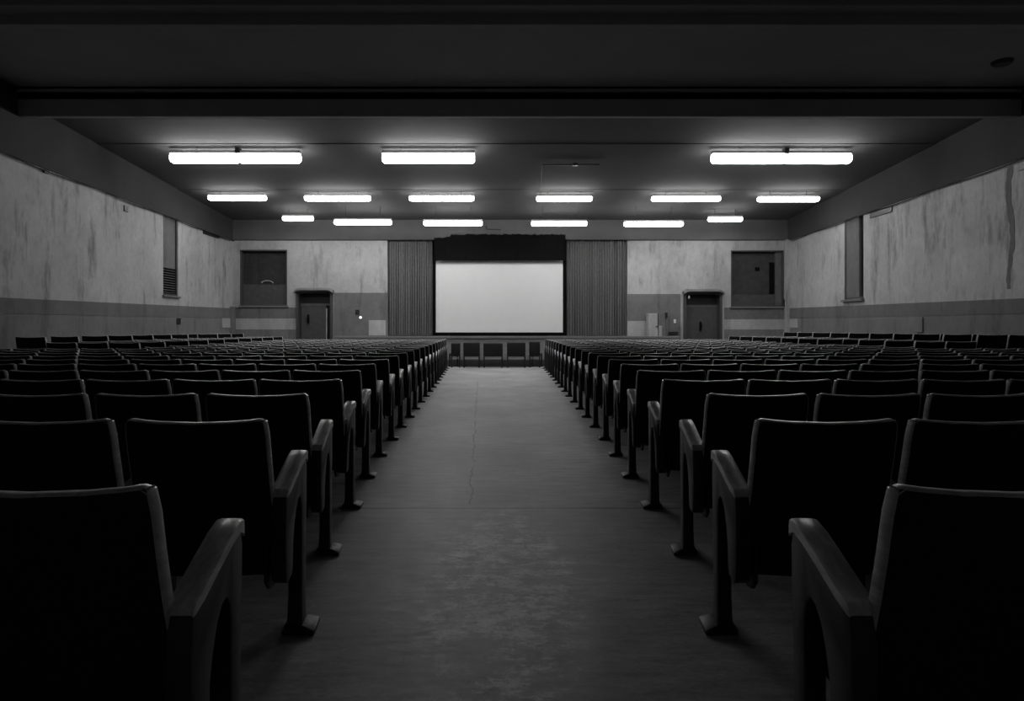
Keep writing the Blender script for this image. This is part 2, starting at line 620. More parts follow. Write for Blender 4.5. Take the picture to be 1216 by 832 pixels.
r = structure_root('window_4', (XR, (RW[0] + RW[1]) / 2, RW[2]))
hl = (RW[1] - RW[0]) / 2; hh = top_h(17.6) - RW[2]
bm = mb()
for a in ((-hl, -hl + .06, 0, hh), (hl - .06, hl, 0, hh), (-hl, hl, 0, .05)):
    add_box(bm, .02, .22, a[0], a[1], a[2], a[3])
bevel(bm, .005); obj('window_frame', bm, M['doorpaint'], r)
bm = mb(); add_box(bm, .03, .10, -hl + .26, hl - .02, 0.03, hh + .02); obj('pane_board', bm, M['dado'], r)
bm = mb(); add_box(bm, .20, .26, -hl + .03, -hl + .30, 0.03, hh + .02); obj('slot_backing', bm, M['black'], r)
bm = mb(); add_box(bm, -.09, .04, -hl - .04, hl + .04, -.07, .0); bevel(bm, .006); obj('window_sill', bm, M['light_lip'], r)

# ---------------------------------------------------- doors
def rounded_top(hw, h, rad, n=6):
    pts = [(-hw, 0.0)]
    for k in range(n + 1):
        a = math.pi - (math.pi / 2) * k / n
        pts.append((-hw + rad + rad * math.cos(a), h - rad + rad * math.sin(a)))
    for k in range(n + 1):
        a = math.pi / 2 - (math.pi / 2) * k / n
        pts.append((hw - rad + rad * math.cos(a), h - rad + rad * math.sin(a)))
    pts.append((hw, 0.0))
    return pts


def make_door(name, hole, leaf_x0, leaf_x1, leaf_h, handle_at, dark_jamb_side):
    x0, x1, z0, z1 = hole
    cx = (x0 + x1) / 2; hw = (x1 - x0) / 2; h = z1
    r = structure_root(name, (cx, D, 0))
    # casing with rounded upper corners, proud of the wall
    outer = rounded_top(hw + .045, h + .09, .20)
    inner = rounded_top(hw - .03, h - .04, .12)
    bm = mb()
    o0 = [bm.verts.new((a, -.10, b)) for a, b in outer]; i0 = [bm.verts.new((a, -.10, b)) for a, b in inner]
    o1 = [bm.verts.new((a, .02, b)) for a, b in outer]; i1 = [bm.verts.new((a, .30, b)) for a, b in inner]
    for k in range(len(outer) - 1):
        bm.faces.new((o0[k], o0[k + 1], i0[k + 1], i0[k]))
        bm.faces.new((o0[k], o1[k], o1[k + 1], o0[k + 1]))
        bm.faces.new((i0[k], i0[k + 1], i1[k + 1], i1[k]))
        bm.faces.new((o1[k], i1[k], i1[k + 1], o1[k + 1]))
    bm.faces.new((o0[0], i0[0], i1[0], o1[0])); bm.faces.new((o0[-1], o1[-1], i1[-1], i0[-1]))
    obj('door_frame', bm, M['doorpaint'], r, True)
    # rounded canopy lip
    bm = mb()
    prof = [(-.24, h + .02), (-.26, h + .05), (-.24, h + .09), (-.16, h + .13), (.02, h + .14), (.02, h + .02)]
    rings = []
    n = 12
    for k in range(n + 1):
        t = -1 + 2 * k / n
        x = t * (hw + .075)
        drop = .10 * max(0, abs(t) - .72) / .28
        rings.append([(x, a, b - drop * drop * 8) for a, b in prof])
    add_loft(bm, rings)
    obj('canopy', bm, M['light_lip'], r, True)
    # dark backing and transom
    bm = mb(); add_box(bm, -hw + .03, hw - .03, .26, .30, 0, h - .04); obj('door_recess', bm, M['iron'], r)
    bm = mb(); add_box(bm, -hw + .03, hw - .03, .16, .24, leaf_h, leaf_h + .07); bevel(bm, .006); obj('transom', bm, M['frame'], r)
    bm = mb(); add_box(bm, leaf_x0, leaf_x1, .15, .20, .01, leaf_h)
    lf = None
    bevel(bm, .006)
    lf = obj('door_leaf', bm, M['doorpaint'], r)
    bm = mb(); add_tube(bm, [(handle_at[0], .09, handle_at[1] - .16), (handle_at[0], .07, handle_at[1]), (handle_at[0], .09, handle_at[1] + .16)], [.03, .05, .03], 8)
    add_box(bm, handle_at[0] - .02, handle_at[0] + .02, .08, .155, handle_at[1] - .14, handle_at[1] + .14)
    h_ = obj('door_handle', bm, M['black'], lf, True)
    if dark_jamb_side:
        bm = mb(); add_box(bm, leaf_x1 + .01, leaf_x1 + .035, .10, .20, .01, leaf_h - .1); obj('edge_strip', bm, M['tray'], r)
    return r


c1 = (holes[2][0] + holes[2][1]) / 2
make_door('door_1', holes[2], -.53, (386 - VX) / K - c1, 2.05, ((365 - VX) / K - c1, 1.58), True)
make_door('door_2', holes[3], -.57, .57, 2.0, ((833 - VX) / K - (holes[3][0] + holes[3][1]) / 2, 1.33), False)
# small bulb under the right door canopy
# (a bare spot of light in the photo)
q = at(817.5, 353, D - .04)
o = thing('wall_lamp', 'tiny pale bulb inside the top left corner of the right hand doorway', 'lamp', (q.x, D - .11, q.z))
bm = mb(); bmesh.ops.create_uvsphere(bm, u_segments=10, v_segments=8, radius=.035)
for v in bm.verts: v.co.z *= 1.7
obj('bulb', bm, M['tray'], o, True)
bm = mb(); add_box(bm, -.03, .03, -.0, .012, .05, .10); obj('bracket', bm, M['iron'], o)

# ---------------------------------------------------- proscenium, curtains, screen, stage
PX0, PX1 = holes[4][0], holes[4][1]
bm = mb(); add_box(bm, PX0 - .4, PX1 + .4, D + 1.6, D + 1.7, 0, 5.2)
add_box(bm, PX0 - .5, PX0 - .4, D + .35, D + 1.7, 0, 5.2)
add_box(bm, PX1 + .4, PX1 + .5, D + .35, D + 1.7, 0, 5.2)
add_box(bm, PX0 - .5, PX1 + .5, D + .35, D + 1.7, 5.1, 5.2)
struct('wall_stage', bm, M['black'])
STZ = .99
bm = mb(); add_box(bm, at(398, 0, SD).x, at(806, 0, SD).x, SD, D, 0, STZ)
add_box(bm, PX0 - .3, PX1 + .3, D, D + 1.6, 0, STZ)
struct('stage', bm, M['stage'])
# nosing and skirting of the stage
bm = mb(); add_box(bm, at(398, 0, SD).x - .02, at(806, 0, SD).x + .02, SD - .05, SD + .05, STZ - .07, STZ + .015); bevel(bm, .012)
struct('trim_23', bm, M['light_lip'])
bm = mb(); add_box(bm, at(398, 0, SD).x, at(806, 0, SD).x, SD - .03, SD, 0, .22); bevel(bm, .008)
struct('trim_24', bm, M['doorpaint'])
bm = mb()
for i in range(7):
    add_box(bm, at(398, 0, SD).x, at(806, 0, SD).x, SD - .012, SD + .002, .235 + i * .098, .235 + i * .098 + .09)
struct('trim_25', bm, M['stage'])


def curtain(x0, x1, label, folds, seed):
    rnd = random.Random(seed)
    n = folds * 8
    ztop, zbot = 4.33, STZ + .02
    bm = mb()
    rows = [0, .25, .5, .75, 1.0]
    ph = [rnd.uniform(.75, 1.25) for _ in range(folds + 1)]
    grid = []
    for t in rows:
        row = []
        for i in range(n + 1):
            u = i / n
            f = u * folds
            a = ph[int(f) % len(ph)]
            y = .055 * a * math.sin(2 * math.pi * f) + .02 * math.sin(2 * math.pi * f * .31 + t)
            x = x0 + (x1 - x0) * u + .012 * math.sin(2 * math.pi * f * 2 + 1)
            if i in (0, n):
                x = x0 if i == 0 else x1
            row.append(Vector((x, y * (.8 + .3 * t), ztop + (zbot - ztop) * t)))
        grid.append(row)
    back = [[p + Vector((0, .02, 0)) for p in row] for row in grid]
    vf = [[bm.verts.new(p) for p in row] for row in grid]
    vb = [[bm.verts.new(p) for p in row] for row in back]
    for j in range(len(rows) - 1):
        for i in range(n):
            bm.faces.new((vf[j][i], vf[j][i + 1], vf[j + 1][i + 1], vf[j + 1][i]))
            bm.faces.new((vb[j][i], vb[j + 1][i], vb[j + 1][i + 1], vb[j][i + 1]))
        for i in (0, n):
            bm.faces.new((vf[j][i], vf[j + 1][i], vb[j + 1][i], vb[j][i]))
    for j in (0, len(rows) - 1):
        for i in range(n):
            bm.faces.new((vf[j][i], vb[j][i], vb[j][i + 1], vf[j][i + 1]))
    o = obj('curtain', bm, M['curtain'], None, True)
    o.location = (0, D + .12, 0)
    tag(o, label, 'curtain', 'curtains flanking the screen')
    return o


curtain(PX0 + .02, at(513.8, 0, D + .12).x, 'grey pleated stage curtain hanging left of the white screen', 19, 3)
curtain(at(672.6, 0, D + .12).x, PX1 - .02, 'grey pleated stage curtain hanging right of the white screen, the wider one', 24, 5)

# screen with its black border
sd = D + .05
a = at(517.5, 308, sd); b = at(668.5, 394.5, sd)
scr = thing('projection_screen', 'large blank white projection screen with black border on the stage', 'screen', ((a.x + b.x) / 2, sd, STZ))
cx = (a.x + b.x) / 2
bm = mb(); add_box(bm, a.x - cx, b.x - cx, 0, .02, b.z - STZ, a.z - STZ); obj('screen_surface', bm, M['screen'], scr)
bm = mb()
t = .09
zt, zb = a.z - STZ, b.z - STZ
add_box(bm, a.x - cx - t, a.x - cx, -.03, .05, zb - t, zt + t); add_box(bm, b.x - cx, b.x - cx + t, -.03, .05, zb - t, zt + t)
add_box(bm, a.x - cx, b.x - cx, -.03, .05, zt, zt + t); add_box(bm, a.x - cx, b.x - cx, -.03, .05, zb - t, zb)
bevel(bm, .006); obj('border', bm, M['black'], scr)
bm = mb()
add_box(bm, -1.7, 1.7, .0, .06, -0.0, zb - t)
obj('stand', bm, M['black'], scr)
# black valance in front of the bulkhead
a = at(515.5, 278, D - .16); b = at(671.5, 309, D - .16)
bm = mb()
n = 60
rows = [a.z, (a.z + b.z) / 2, b.z]
rnd = random.Random(4)
jit = [rnd.uniform(-.03, .02) + (-.10 if i < n * .13 else 0) for i in range(n + 1)]
for s in (0, 1):
    grid = [[bm.verts.new((a.x + (b.x - a.x) * i / n, D - .17 + s * .05 + .018 * math.sin(i * 1.9), z + (jit[i] if k == 0 else 0))) for i in range(n + 1)] for k, z in enumerate(rows)]
    for k in range(2):
        for i in range(n):
            bm.faces.new((grid[k][i], grid[k][i + 1], grid[k + 1][i + 1], grid[k + 1][i]))
    if s == 0:
        g0 = grid
for i in range(n):
    bm.faces.new((g0[0][i], g0[0][i + 1], grid[0][i + 1], grid[0][i]))
    bm.faces.new((g0[2][i], g0[2][i + 1], grid[2][i + 1], grid[2][i]))
for i in (0, n):
    for k in range(2):
        bm.faces.new((g0[k][i], g0[k + 1][i], grid[k + 1][i], grid[k][i]))
tag(obj('valance', bm, M['black'], None, True), 'black cloth valance with ragged top edge hanging above the screen', 'valance')

# ---------------------------------------------------- small things on the back wall
q = at(425, 371, D)
o = thing('wall_lamp', 'small black bracket lamp with a glowing bulb, between left door and curtain', 'lamp', (q.x, D - .01, q.z))
bm = mb(); add_box(bm, -.08, .05, -.03, .0, -.06, .10); bevel(bm, .008); obj('bracket', bm, M['iron'], o)
bm = mb(); add_tube(bm, [(-.02, -.03, .02), (.02, -.12, .0), (.08, -.14, -.08)], .02, 8); obj('arm', bm, M['iron'], o, True)
bm = mb(); bmesh.ops.create_uvsphere(bm, u_segments=12, v_segments=8, radius=.045, matrix=Matrix.Translation((.12, -.13, -.17)))
obj('bulb', bm, M['glow'], o, True)

z = at(0, 372, D - .3).z
o = thing('cabinet', 'tall pale cabinet standing against the wall between right curtain and door', 'cabinet', (at(774, 0, D - .2).x, D - .22, 0))
bm = mb(); add_box(bm, -.16, .15, -.18, .18, 0, z); bevel(bm, .01); obj('body', bm, M['patch'], o)
bm = mb(); add_box(bm, -.14, .16, -.20, -.182, .3, z - .52); bevel(bm, .005)
d_ = obj('door', bm, M['patch'], o)
bm = mb(); add_box(bm, .08, .14, -.225, -.20, 1.30, 1.34); obj('handle', bm, M['iron'], d_)
o = thing('cabinet', 'grey cabinet against the wall, right beside the tall pale cabinet', 'cabinet', (at(785.5, 0, D - .2).x, D - .20, 0))
bm = mb(); add_box(bm, -.145, .09, -.13, .17, 0, z + .01); bevel(bm, .01); obj('body', bm, M['dado'], o)
bm = mb(); add_box(bm, -.13, -.02, -.15, -.131, .4, z - .42); bevel(bm, .005); obj('door', bm, M['patch'], o)
a = at(788.3, 371, D); b = at(792, 377, D)
bm = mb(); add_box(bm, a.x, b.x, D - .09, D - .009, b.z, a.z); bevel(bm, .008)
tag(obj('switch_box', bm, M['iron']), 'small black box on the wall above the grey cabinet', 'switch box')
a = at(799.8, 379, D); b = at(802.4, 383.5, D)
bm = mb(); add_box(bm, a.x, b.x, D - .03, D - .009, b.z, a.z); bevel(bm, .006)
tag(obj('light_switch', bm, M['screen']), 'tiny white switch plate on the wall left of the right hand door', 'light switch')
a = at(794, 393.5, D); b = at(804, 397, D)
bm = mb(); add_box(bm, a.x, b.x, D - .16, D - .009, b.z, a.z); bevel(bm, .008)
tag(obj('wall_vent', bm, M['iron']), 'low black vent box on the wall left of the right hand door', 'vent')
a = at(929.5, 355, D); b = at(932, 365, D)
bm = mb(); add_box(bm, a.x, b.x, D - .07, D - .001, b.z, a.z); bevel(bm, .008)
tag(obj('wall_bracket', bm, M['iron']), 'small black bracket beside the sill of the right hand back window', 'bracket')

# cables along the tops of the side walls
for s, xi, lab in ((1, XL, 'thin black cable sagging along the top edge of the left wall'),
                   (-1, XR, 'thin black cable along the top edge of the right wall')):
    pts = []
    for k in range(70):
        y = 1.0 + (D - 1.4) * k / 69
        pts.append((xi + s * .05, y, top_h(y) - .015 - .035 * abs(math.sin(y * 1.1))))
    bm = mb(); add_tube(bm, pts, .013, 6)
    tag(obj('wall_cable', bm, M['cable'], None, True), lab, 'cable')
# junction boxes hanging under the cables
def wbox(name, X, s, y, z, h, l, mat, lab, cat, t=.10, group=None):
    bm = mb(); add_box(bm, X - (t if s < 0 else 0), X + (t if s > 0 else 0), y - l / 2, y + l / 2, z - h / 2, z + h / 2); bevel(bm, .01)
    return tag(obj(name, bm, mat), lab, cat, group)
wbox('junction_box', XL, 1, 12.75, 4.42, .07, .14, M['iron'], 'black junction box on the left wall, the nearer one, at the cable', 'junction box', .05)
wbox('junction_box', XL, 1, 15.5, 4.19, .15, .16, M['iron'], 'black junction box hanging below the cable, left wall before the narrow window', 'junction box', .03)
wbox('junction_box', XR, -1, 11.98, 4.34, .16, .20, M['iron'], 'black junction box high on the right wall at the picture edge', 'junction box', .03)
wbox('cable_tray', XR, -1, 16.45, 4.28, .16, .95, M['iron'], 'dark slanting cable tray high on the right wall, before the narrow niche', 'cable tray', .03)
wbox('wall_socket', XL, 1, 18.05, 1.46, .18, .22, M['iron'], 'small dark socket on the lower left wall, below the narrow window', 'socket', .03)
wbox('wall_hatch', XR, -1, 14.95, 1.34, .36, .30, M['dado_low'], 'small grey hatch with a frame on the lower right wall', 'hatch', .04)
wbox('cable_tray', XL, 1, 20.1, 4.235, .10, 1.1, M['iron'], 'black cable tray high on the left wall, beyond the narrow window', 'cable tray', .03)
# flat strip of dirty old board, crooked, that runs down the right wall
rnd = random.Random(9)
lft, rgt = [], []
for k in range(26):
    z = 4.40 - k * (4.40 - 2.02) / 25
    c_ = 12.30 + .05 * math.sin(k * .33) + rnd.uniform(-.01, .01)
    w_ = .075 - .0012 * k + rnd.uniform(-.012, .012)
    lft.append((c_ - w_, z)); rgt.append((c_ + w_, z))
bm = mb(); add_prism(bm, lft + rgt[::-1], XR - .005, XR)
tag(obj('wall_strip', bm, M['dado']), 'crooked dirty grey strip running down the right wall near the picture edge', 'strip')

# cables and small fittings on the ceiling
def ceil_at(px, py):
    """point on the sloping ceiling seen at a pixel"""
    s = (VY - py) / F
    y = (6.39 - HC) / (s + 0.0652)
    return Vector(((px - VX) * y / F, y, ceil_h(y)))
p0, p1, p2 = ceil_at(641, 228), ceil_at(644, 193), ceil_at(712, 192.5)
for p in (p0, p1, p2): p.z -= .055
bm = mb(); add_tube(bm, [p0, p1], .010, 6); add_tube(bm, [p1, (p1 + p2) / 2, p2], .016, 6)
tag(obj('ceiling_cable', bm, M['cable'], None, True), 'thin cable bent in a right angle on the ceiling right of centre', 'cable')
q = ceil_at(683, 192.5)
bm = mb(); add_box(bm, q.x - .06, q.x + .06, q.y - .05, q.y + .05, q.z - .09, q.z - .03); bevel(bm, .006)
tag(obj('junction_box', bm, M['iron']), 'tiny junction box on the ceiling cable right of centre', 'junction box')
q = at(586, 272, D - .13)
bm = mb(); add_tube(bm, [(q.x - .25, q.y, q.z + .10), (q.x - .24, q.y, q.z), (q.x + .25, q.y, q.z - .02)], .014, 6)
tag(obj('conduit', bm, M['cable'], None, True), 'short bent black conduit on the bulkhead above the valance', 'conduit')
bm = mb()
q = at(1197, 73, 10.87)
q.z = 5.86
bmesh.ops.create_cone(bm, cap_ends=True, segments=24, radius1=.13, radius2=.17, depth=.07, matrix=Matrix.Translation((q.x - .1, 10.87, 5.82)))
bevel(bm, .012)
tag(obj('smoke_detector', bm, M['doorpaint'], None, True), 'round dark detector on the ceiling at the right before the beam', 'smoke detector')

# ---------------------------------------------------- fluorescent lamps
def lamp(px0, px1, pyc, d, label, group, split=None, hh=.10, dim=None):
    x0, x1 = (px0 - VX) * d / F, (px1 - VX) * d / F
    z = HC + (VY - pyc) * d / F
    cxx = (x0 + x1) / 2; hw = (x1 - x0) / 2
    r = thing('fluorescent_lamp', label, 'ceiling lamp', (cxx, d, z), group)
    zc = steps_h(d) - z
    bm = mb()
    add_hexa(bm, [(-hw, -.09, hh * .8), (hw, -.09, hh * .8), (hw, .09, hh * .8), (-hw, .09, hh * .8),
                  (-hw, -.05, hh + .05), (hw, -.05, hh + .05), (hw, .05, hh + .05), (-hw, .05, hh + .05)])
    bevel(bm, .006)
    obj('housing', bm, M['tray'], r)
    cuts = [-hw + .01, hw - .01]
    if split is not None:
        xs_ = (split - VX) * d / F - cxx
        cuts = [-hw + .01, xs_ - .012, xs_ + .012, hw - .01]
    for a, b in zip(cuts[0::2], cuts[1::2]):
        bm = mb()
        rings = []
        for x, s in ((a, .75), (a + .04, 1), (b - .04, 1), (b, .75)):
            rings.append([(x, .13 * s * math.cos(t) , -.0 + hh * s * max(-1, min(.82, 1.15 * math.sin(t)))) for t in [2 * math.pi * k / 10 for k in range(10)]])
        add_loft(bm, rings)
        obj('diffuser', bm, M['lamp'], r, True)
    if zc > hh + .07:
        for sx in (-.6, .6):
            bm = mb(); add_tube(bm, [(sx * hw, 0, hh + .04), (sx * hw, 0, zc + .0)], .007, 6)
            obj('hanger', bm, M['iron'], r, True)
    if split is not None:
        bm = mb(); add_box(bm, xs_ - .05, xs_ + .05, -.12, .02, hh * .7, hh + .10); add_tube(bm, [(xs_ + .02, -.14, hh), (xs_ - .04, -.145, -.03)], .014, 6)
        obj('joint_clip', bm, M['iron'], r)
    return r


def steps_h(y):
    for y0, y1, za, zb in steps:
        if y0 <= y <= y1:
            return za + (zb - za) * (y - y0) / (y1 - y0)
    return 5


d1, d2, d3 = 14.55, 18.15, 19.9
G = 'fluorescent lamps in the front row'
lamp(203, 357, 187.5, d1, 'long double fluorescent lamp at far left of the nearest row of ceiling lamps', 'ceiling lamps of the nearest row', 284, .115)
lamp(454, 564, 187.5, d1, 'single fluorescent lamp left of centre in the nearest row of ceiling lamps', 'ceiling lamps of the nearest row', None, .115)
lamp(845, 1010, 188, d1, 'long double fluorescent lamp at right in the nearest row of ceiling lamps', 'ceiling lamps of the nearest row', 932, .115)
ordn = ['first', 'second', 'third', 'fourth', 'fifth', 'sixth']
for i, (a, b, y) in enumerate([(248, 316, 235), (362, 440, 235.5), (486, 563, 235.5), (637, 703, 236), (774, 855, 236), (900, 972, 236.5)]):
    lamp(a, b, y, d2, 'fluorescent lamp, %s from the left in the middle row of ceiling lamps' % ordn[i], 'ceiling lamps of the middle row', None, .070)
for i, (a, b, y) in enumerate([(336, 372, 259.5), (397, 465, 264), (503, 573, 265), (631, 697, 265.5), (741, 811, 266), (841, 881, 260.5)]):
    lamp(a, b, y, d3 if i in (1, 2, 3, 4) else d3 + .3, '%sfluorescent lamp, %s from the left in the farthest row of ceiling lamps' % ('short ' if i in (0, 5) else '', ordn[i]), 'ceiling lamps of the farthest row', None, .070)

# ---------------------------------------------------- raised side platforms under the outer seats
RS = {'left': [(-6.35, .08), (-7.75, .18)], 'right': [(7.0, .10), (8.35, .22)]}
for side, xi in (('left', XL), ('right', XR)):
    for k, (x, zz) in enumerate(RS[side]):
        bm = mb(); add_box(bm, min(x, xi), max(x, xi), 10.35, 20.7, 0 if k == 0 else RS[side][0][1], zz); bevel(bm, .01)
        struct('floor_platform_' + side, bm, M['stage'])

# ---------------------------------------------------- theatre seats
P = .56          # seat spacing
TOPZ = .92


def back_profile(v):
    """v 0 bottom .. 1 top -> (y, z) of the rear face of the back"""
    z = .40 + v * (TOPZ - .40)
    y = .135 * (1 - v) ** 1.0 - .012 * math.sin(math.pi * v)
    return y, z


def seat_meshes(s, bx=.008, toe=0.0, foot=(-.034, .034), cut=0.0):
    """meshes of one seat; s = -1 for the left block, +1 for the right block (x runs away from the aisle)"""
    m = {}
    x0, x1 = bx, (.515 if bx > 0 else .508)
    W = x1 - x0
    NU, NV = 10, 8

    def P3(u, v, front):
        y, z = back_profile(v)
        bow = .022 * (1 - (2 * u - 1) ** 2)
        sag = .012 * (1 - (2 * u - 1) ** 2) * v
        ins = 0.0
        if v > .9:
            ins = .007 * ((v - .9) / .1) ** 2
        if v < .12:
            ins = .03 * ((.12 - v) / .12) ** 2
        x = x0 + ins + (W - 2 * ins) * u
        return Vector((s * x, y - bow + (.038 if front else 0), z - sag))
    us = [i / NU for i in range(NU + 1)]
    vsx = [0, .05, .12, .3, .5, .7, .9, .96, 1.0]
    bm = mb()
    A = [[bm.verts.new(P3(u, v, 0)) for u in us] for v in vsx]
    B = [[bm.verts.new(P3(u, v, 1)) for u in us] for v in vsx]
    nv = len(vsx)
    for j in range(nv - 1):
        for i in range(NU):
            bm.faces.new((A[j][i], A[j][i + 1], A[j + 1][i + 1], A[j + 1][i]))
            bm.faces.new((B[j][i], B[j + 1][i], B[j + 1][i + 1], B[j][i + 1]))
        for i in (0, NU):
            bm.faces.new((A[j][i], A[j + 1][i], B[j + 1][i], B[j][i]))
    for j in (0, nv - 1):
        for i in range(NU):
            bm.faces.new((A[j][i], B[j][i], B[j][i + 1], A[j][i + 1]))
    m['backrest'] = finish(bm, 'backrest', True)
    # rounded edging along both sides and the top
    path = [P3(0, v, 0) for v in (.28, .5, .7, .88)] + [P3(.0, .975, 0)] + [P3(u, 1, 0) for u in (.02, .1, .25, .5, .75, .9, .98)] + [P3(1, .975, 0)] + [P3(1, v, 0) for v in (.88, .7, .5, .28)]
    bm = mb()
    rings = []
    for i, p in enumerate(path):
        a = path[max(0, i - 1)]; b = path[min(len(path) - 1, i + 1)]
        t = (b - a).normalized()
        yv = Vector((0, 1, 0)); yv = (yv - t * yv.dot(t)).normalized()
        o_ = t.cross(yv)
        if o_.z < 0 and abs(t.x) > .5 or (abs(t.x) <= .5 and (o_.x * s > 0) != (i > len(path) / 2)):
            o_ = -o_
        c = p + yv * .019
        ring = []
        for k in range(10):
            an = 2 * math.pi * k / 10
            ring.append(c + yv * (.021 * math.cos(an)) + o_ * (.0055 * math.sin(an)))
        rings.append(ring)
    add_loft(bm, rings)
    m['edging'] = finish(bm, 'edging', True)
    # front cushion of the back
    bm = mb()
    ff = []
    for v in (.10, .14, .3, .5, .7, .9, .94):
        e = .0 if v in (.10, .94) else .028
        ff.append([P3(u, v, 1) + Vector((0, e if 0.06 < u < .94 else 0, 0)) for u in (.05, .08, .2, .35, .5, .65, .8, .92, .95)])
    V = [[bm.verts.new(p) for p in r_] for r_ in ff]
    for j in range(len(V) - 1):
        for i in range(len(V[0]) - 1):
            bm.faces.new((V[j][i], V[j][i + 1], V[j + 1][i + 1], V[j + 1][i]))
    m['back_cushion'] = finish(bm, 'back_cushion', True)
    # tip-up seat, folded down: curved underside, deeper at the rear
    bm = mb()
    rings = []
    for y, zb, zt, ins in ((.115, .34, .40, .03), (.13, .315, .43, .012), (.19, .295, .445, 0), (.28, .30, .45, 0), (.38, .33, .455, 0), (.47, .365, .455, .0), (.505, .385, .445, .012), (.515, .40, .43, .03)):
        xa, xb = .045 + ins, .515 - ins
        r_ = .02
        ring = [(xa, zb + r_), (xa + r_, zb), ((xa + xb) / 2, zb - .012), (xb - r_, zb), (xb, zb + r_), (xb, zt - r_), (xb - r_, zt), ((xa + xb) / 2, zt + .006), (xa + r_, zt), (xa, zt - r_)]
        rings.append([(s * x, y, z) for x, z in ring])
    add_loft(bm, rings)
    m['seat'] = finish(bm, 'seat', True)
    # armrest: drooping rounded nose in front
    bm = mb()
    rings = []
    for y, zt, th, wd in ((.078, .640, .020, .029), (.086, .653, .030, .032), (.14, .667, .032, .033), (.25, .701, .033, .033), (.34, .727, .034, .034), (.40, .738, .036, .034), (.432, .731, .042, .033), (.445, .712, .034, .030)):
        r_ = .006
        ring = [(-wd, zt - th), (-wd, zt - r_), (-wd + r_, zt - .001), (0, zt), (wd - r_, zt - .001), (wd, zt - r_), (wd, zt - th), (0, zt - th - .002)]
        rings.append([(s * x, y, z) for x, z in ring])
    add_loft(bm, rings)
    m['armrest'] = finish(bm, 'armrest', True)
    # side panel with an arch between the legs
    out = [(.075, .315), (.066, .36), (.064, .50), (.075, .624), (.14, .638), (.25, .670), (.34, .691), (.42, .699), (.432, .66), (.428, .52), (.418, .40),
           (.335, .40), (.335, .50), (.325, .545), (.30, .568), (.27, .565), (.235, .535), (.205, .48), (.185, .42), (.178, .34), (.165, .305), (.10, .295)]
    bm = mb(); add_prism(bm, out, -.029, .029)
    bevel(bm, .006, 2, 35)
    m['side_panel'] = finish(bm, 'side_panel', True)
    bm = mb()
    rings = []
    for z, e0, e1, hw in ((.015, .315, .420, .034), (.06, .325, .412, .031), (.15, .333, .408, .029), (.30, .335, .412, .029), (.38, .335, .417, .029), (.41, .335, .418, .029)):
        rings.append([(-hw, e0, z), (hw, e0, z), (hw, e1, z), (-hw, e1, z)])
    add_loft(bm, rings); bevel(bm, .005, 2, 50)
    m['leg'] = finish(bm, 'leg', True)
    bm = mb()
    fa, fb = foot       # the foot reaches out towards the aisle
    rings = [[(s * fa, .300, 0), (s * fb, .300, 0), (s * fb, .440, 0), (s * fa, .440, 0)],
             [(s * fa, .300, .018), (s * fb, .300, .018), (s * fb, .440, .018), (s * fa, .440, .018)],
             [(s * (fa + .014 if fa > -.05 else -.040), .312, .034), (s * (fb - .006), .312, .034), (s * (fb - .006), .425, .034), (s * (fa + .014 if fa > -.05 else -.040), .425, .034)]]
    add_loft(bm, rings); bevel(bm, .004, 2, 30)
    m['leg_foot'] = finish(bm, 'foot', True)
    # the standards toe out a little towards the front
    for k_ in ('armrest', 'side_panel', 'leg', 'leg_foot'):
        for v_ in m[k_].vertices:
            v_.co.x += s * toe * (v_.co.y - .25)
            v_.co.y = max(v_.co.y, cut)
    # hinge bracket between seat and side panel
    bm = mb()
    add_prism(bm, [(.09, .43), (.09, .30), (.12, .265), (.17, .26), (.21, .29), (.23, .36), (.23, .43)], s * .031, s * .046)
    bevel(bm, .004)
    m['hinge'] = finish(bm, 'hinge', True)
    mats = dict(backrest='seatback', edging='trim', back_cushion='cloth', seat='cloth', armrest='armrest', side_panel='sidepanel',
                leg='sidepanel', leg_foot='foot', hinge='foot')
    if foot[0] > -.05:
        mats['armrest'] = 'inner_arm'
    for k, me in m.items():
        me.materials.append(M[mats[k]])
    return m


def build_seat(s, meshes, label, group, offx=0.0):
    """one complete seat with its aisle-side standard; a copy of its source otherwise"""
    r = thing('theatre_seat', label, 'seat', (0, 0, 0), group)
    for k in ('backrest', 'edging', 'back_cushion', 'seat', 'armrest', 'side_panel', 'hinge'):
        p = bpy.data.objects.new(k, meshes[k]); C.objects.link(p); p.parent = r
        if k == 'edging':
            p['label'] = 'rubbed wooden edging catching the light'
        if k == 'armrest' and meshes['armrest'].materials[0] == M['armrest']:
            p['label'] = 'paler worn wooden armrest'
    for k in ('leg',):
        p = bpy.data.objects.new('leg', meshes[k]); C.objects.link(p); p.parent = r
        q_ = bpy.data.objects.new('foot', meshes[k + '_foot']); C.objects.link(q_); q_.parent = p
    return r


def copy_tree(o, parent=None):
    c = o.copy(); C.objects.link(c); c.parent = parent
    for ch in o.children:
        copy_tree(ch, c)
    return c


# distance of each row and position of its aisle-side standard, both blocks
rows_d = [1.30] + [2.27 + .9 * k for k in range(20)]
ltab = [(1.3, .712), (2.27, .833), (3.17, .955), (4.07, 1.04), (4.97, 1.115), (5.87, 1.17), (6.77, 1.205), (7.67, 1.24), (8.57, 1.265), (9.47, 1.295), (10.4, 1.32), (11.3, 1.34), (14, 1.42), (19.4, 1.62)]
rtab = [(1.3, .812), (2.27, .925), (3.17, 1.045), (4.07, 1.085), (4.97, 1.12), (5.87, 1.165), (6.77, 1.21), (7.67, 1.23), (8.57, 1.25), (9.47, 1.275), (10.4, 1.29), (11.3, 1.31), (14, 1.36), (19.4, 1.46)]


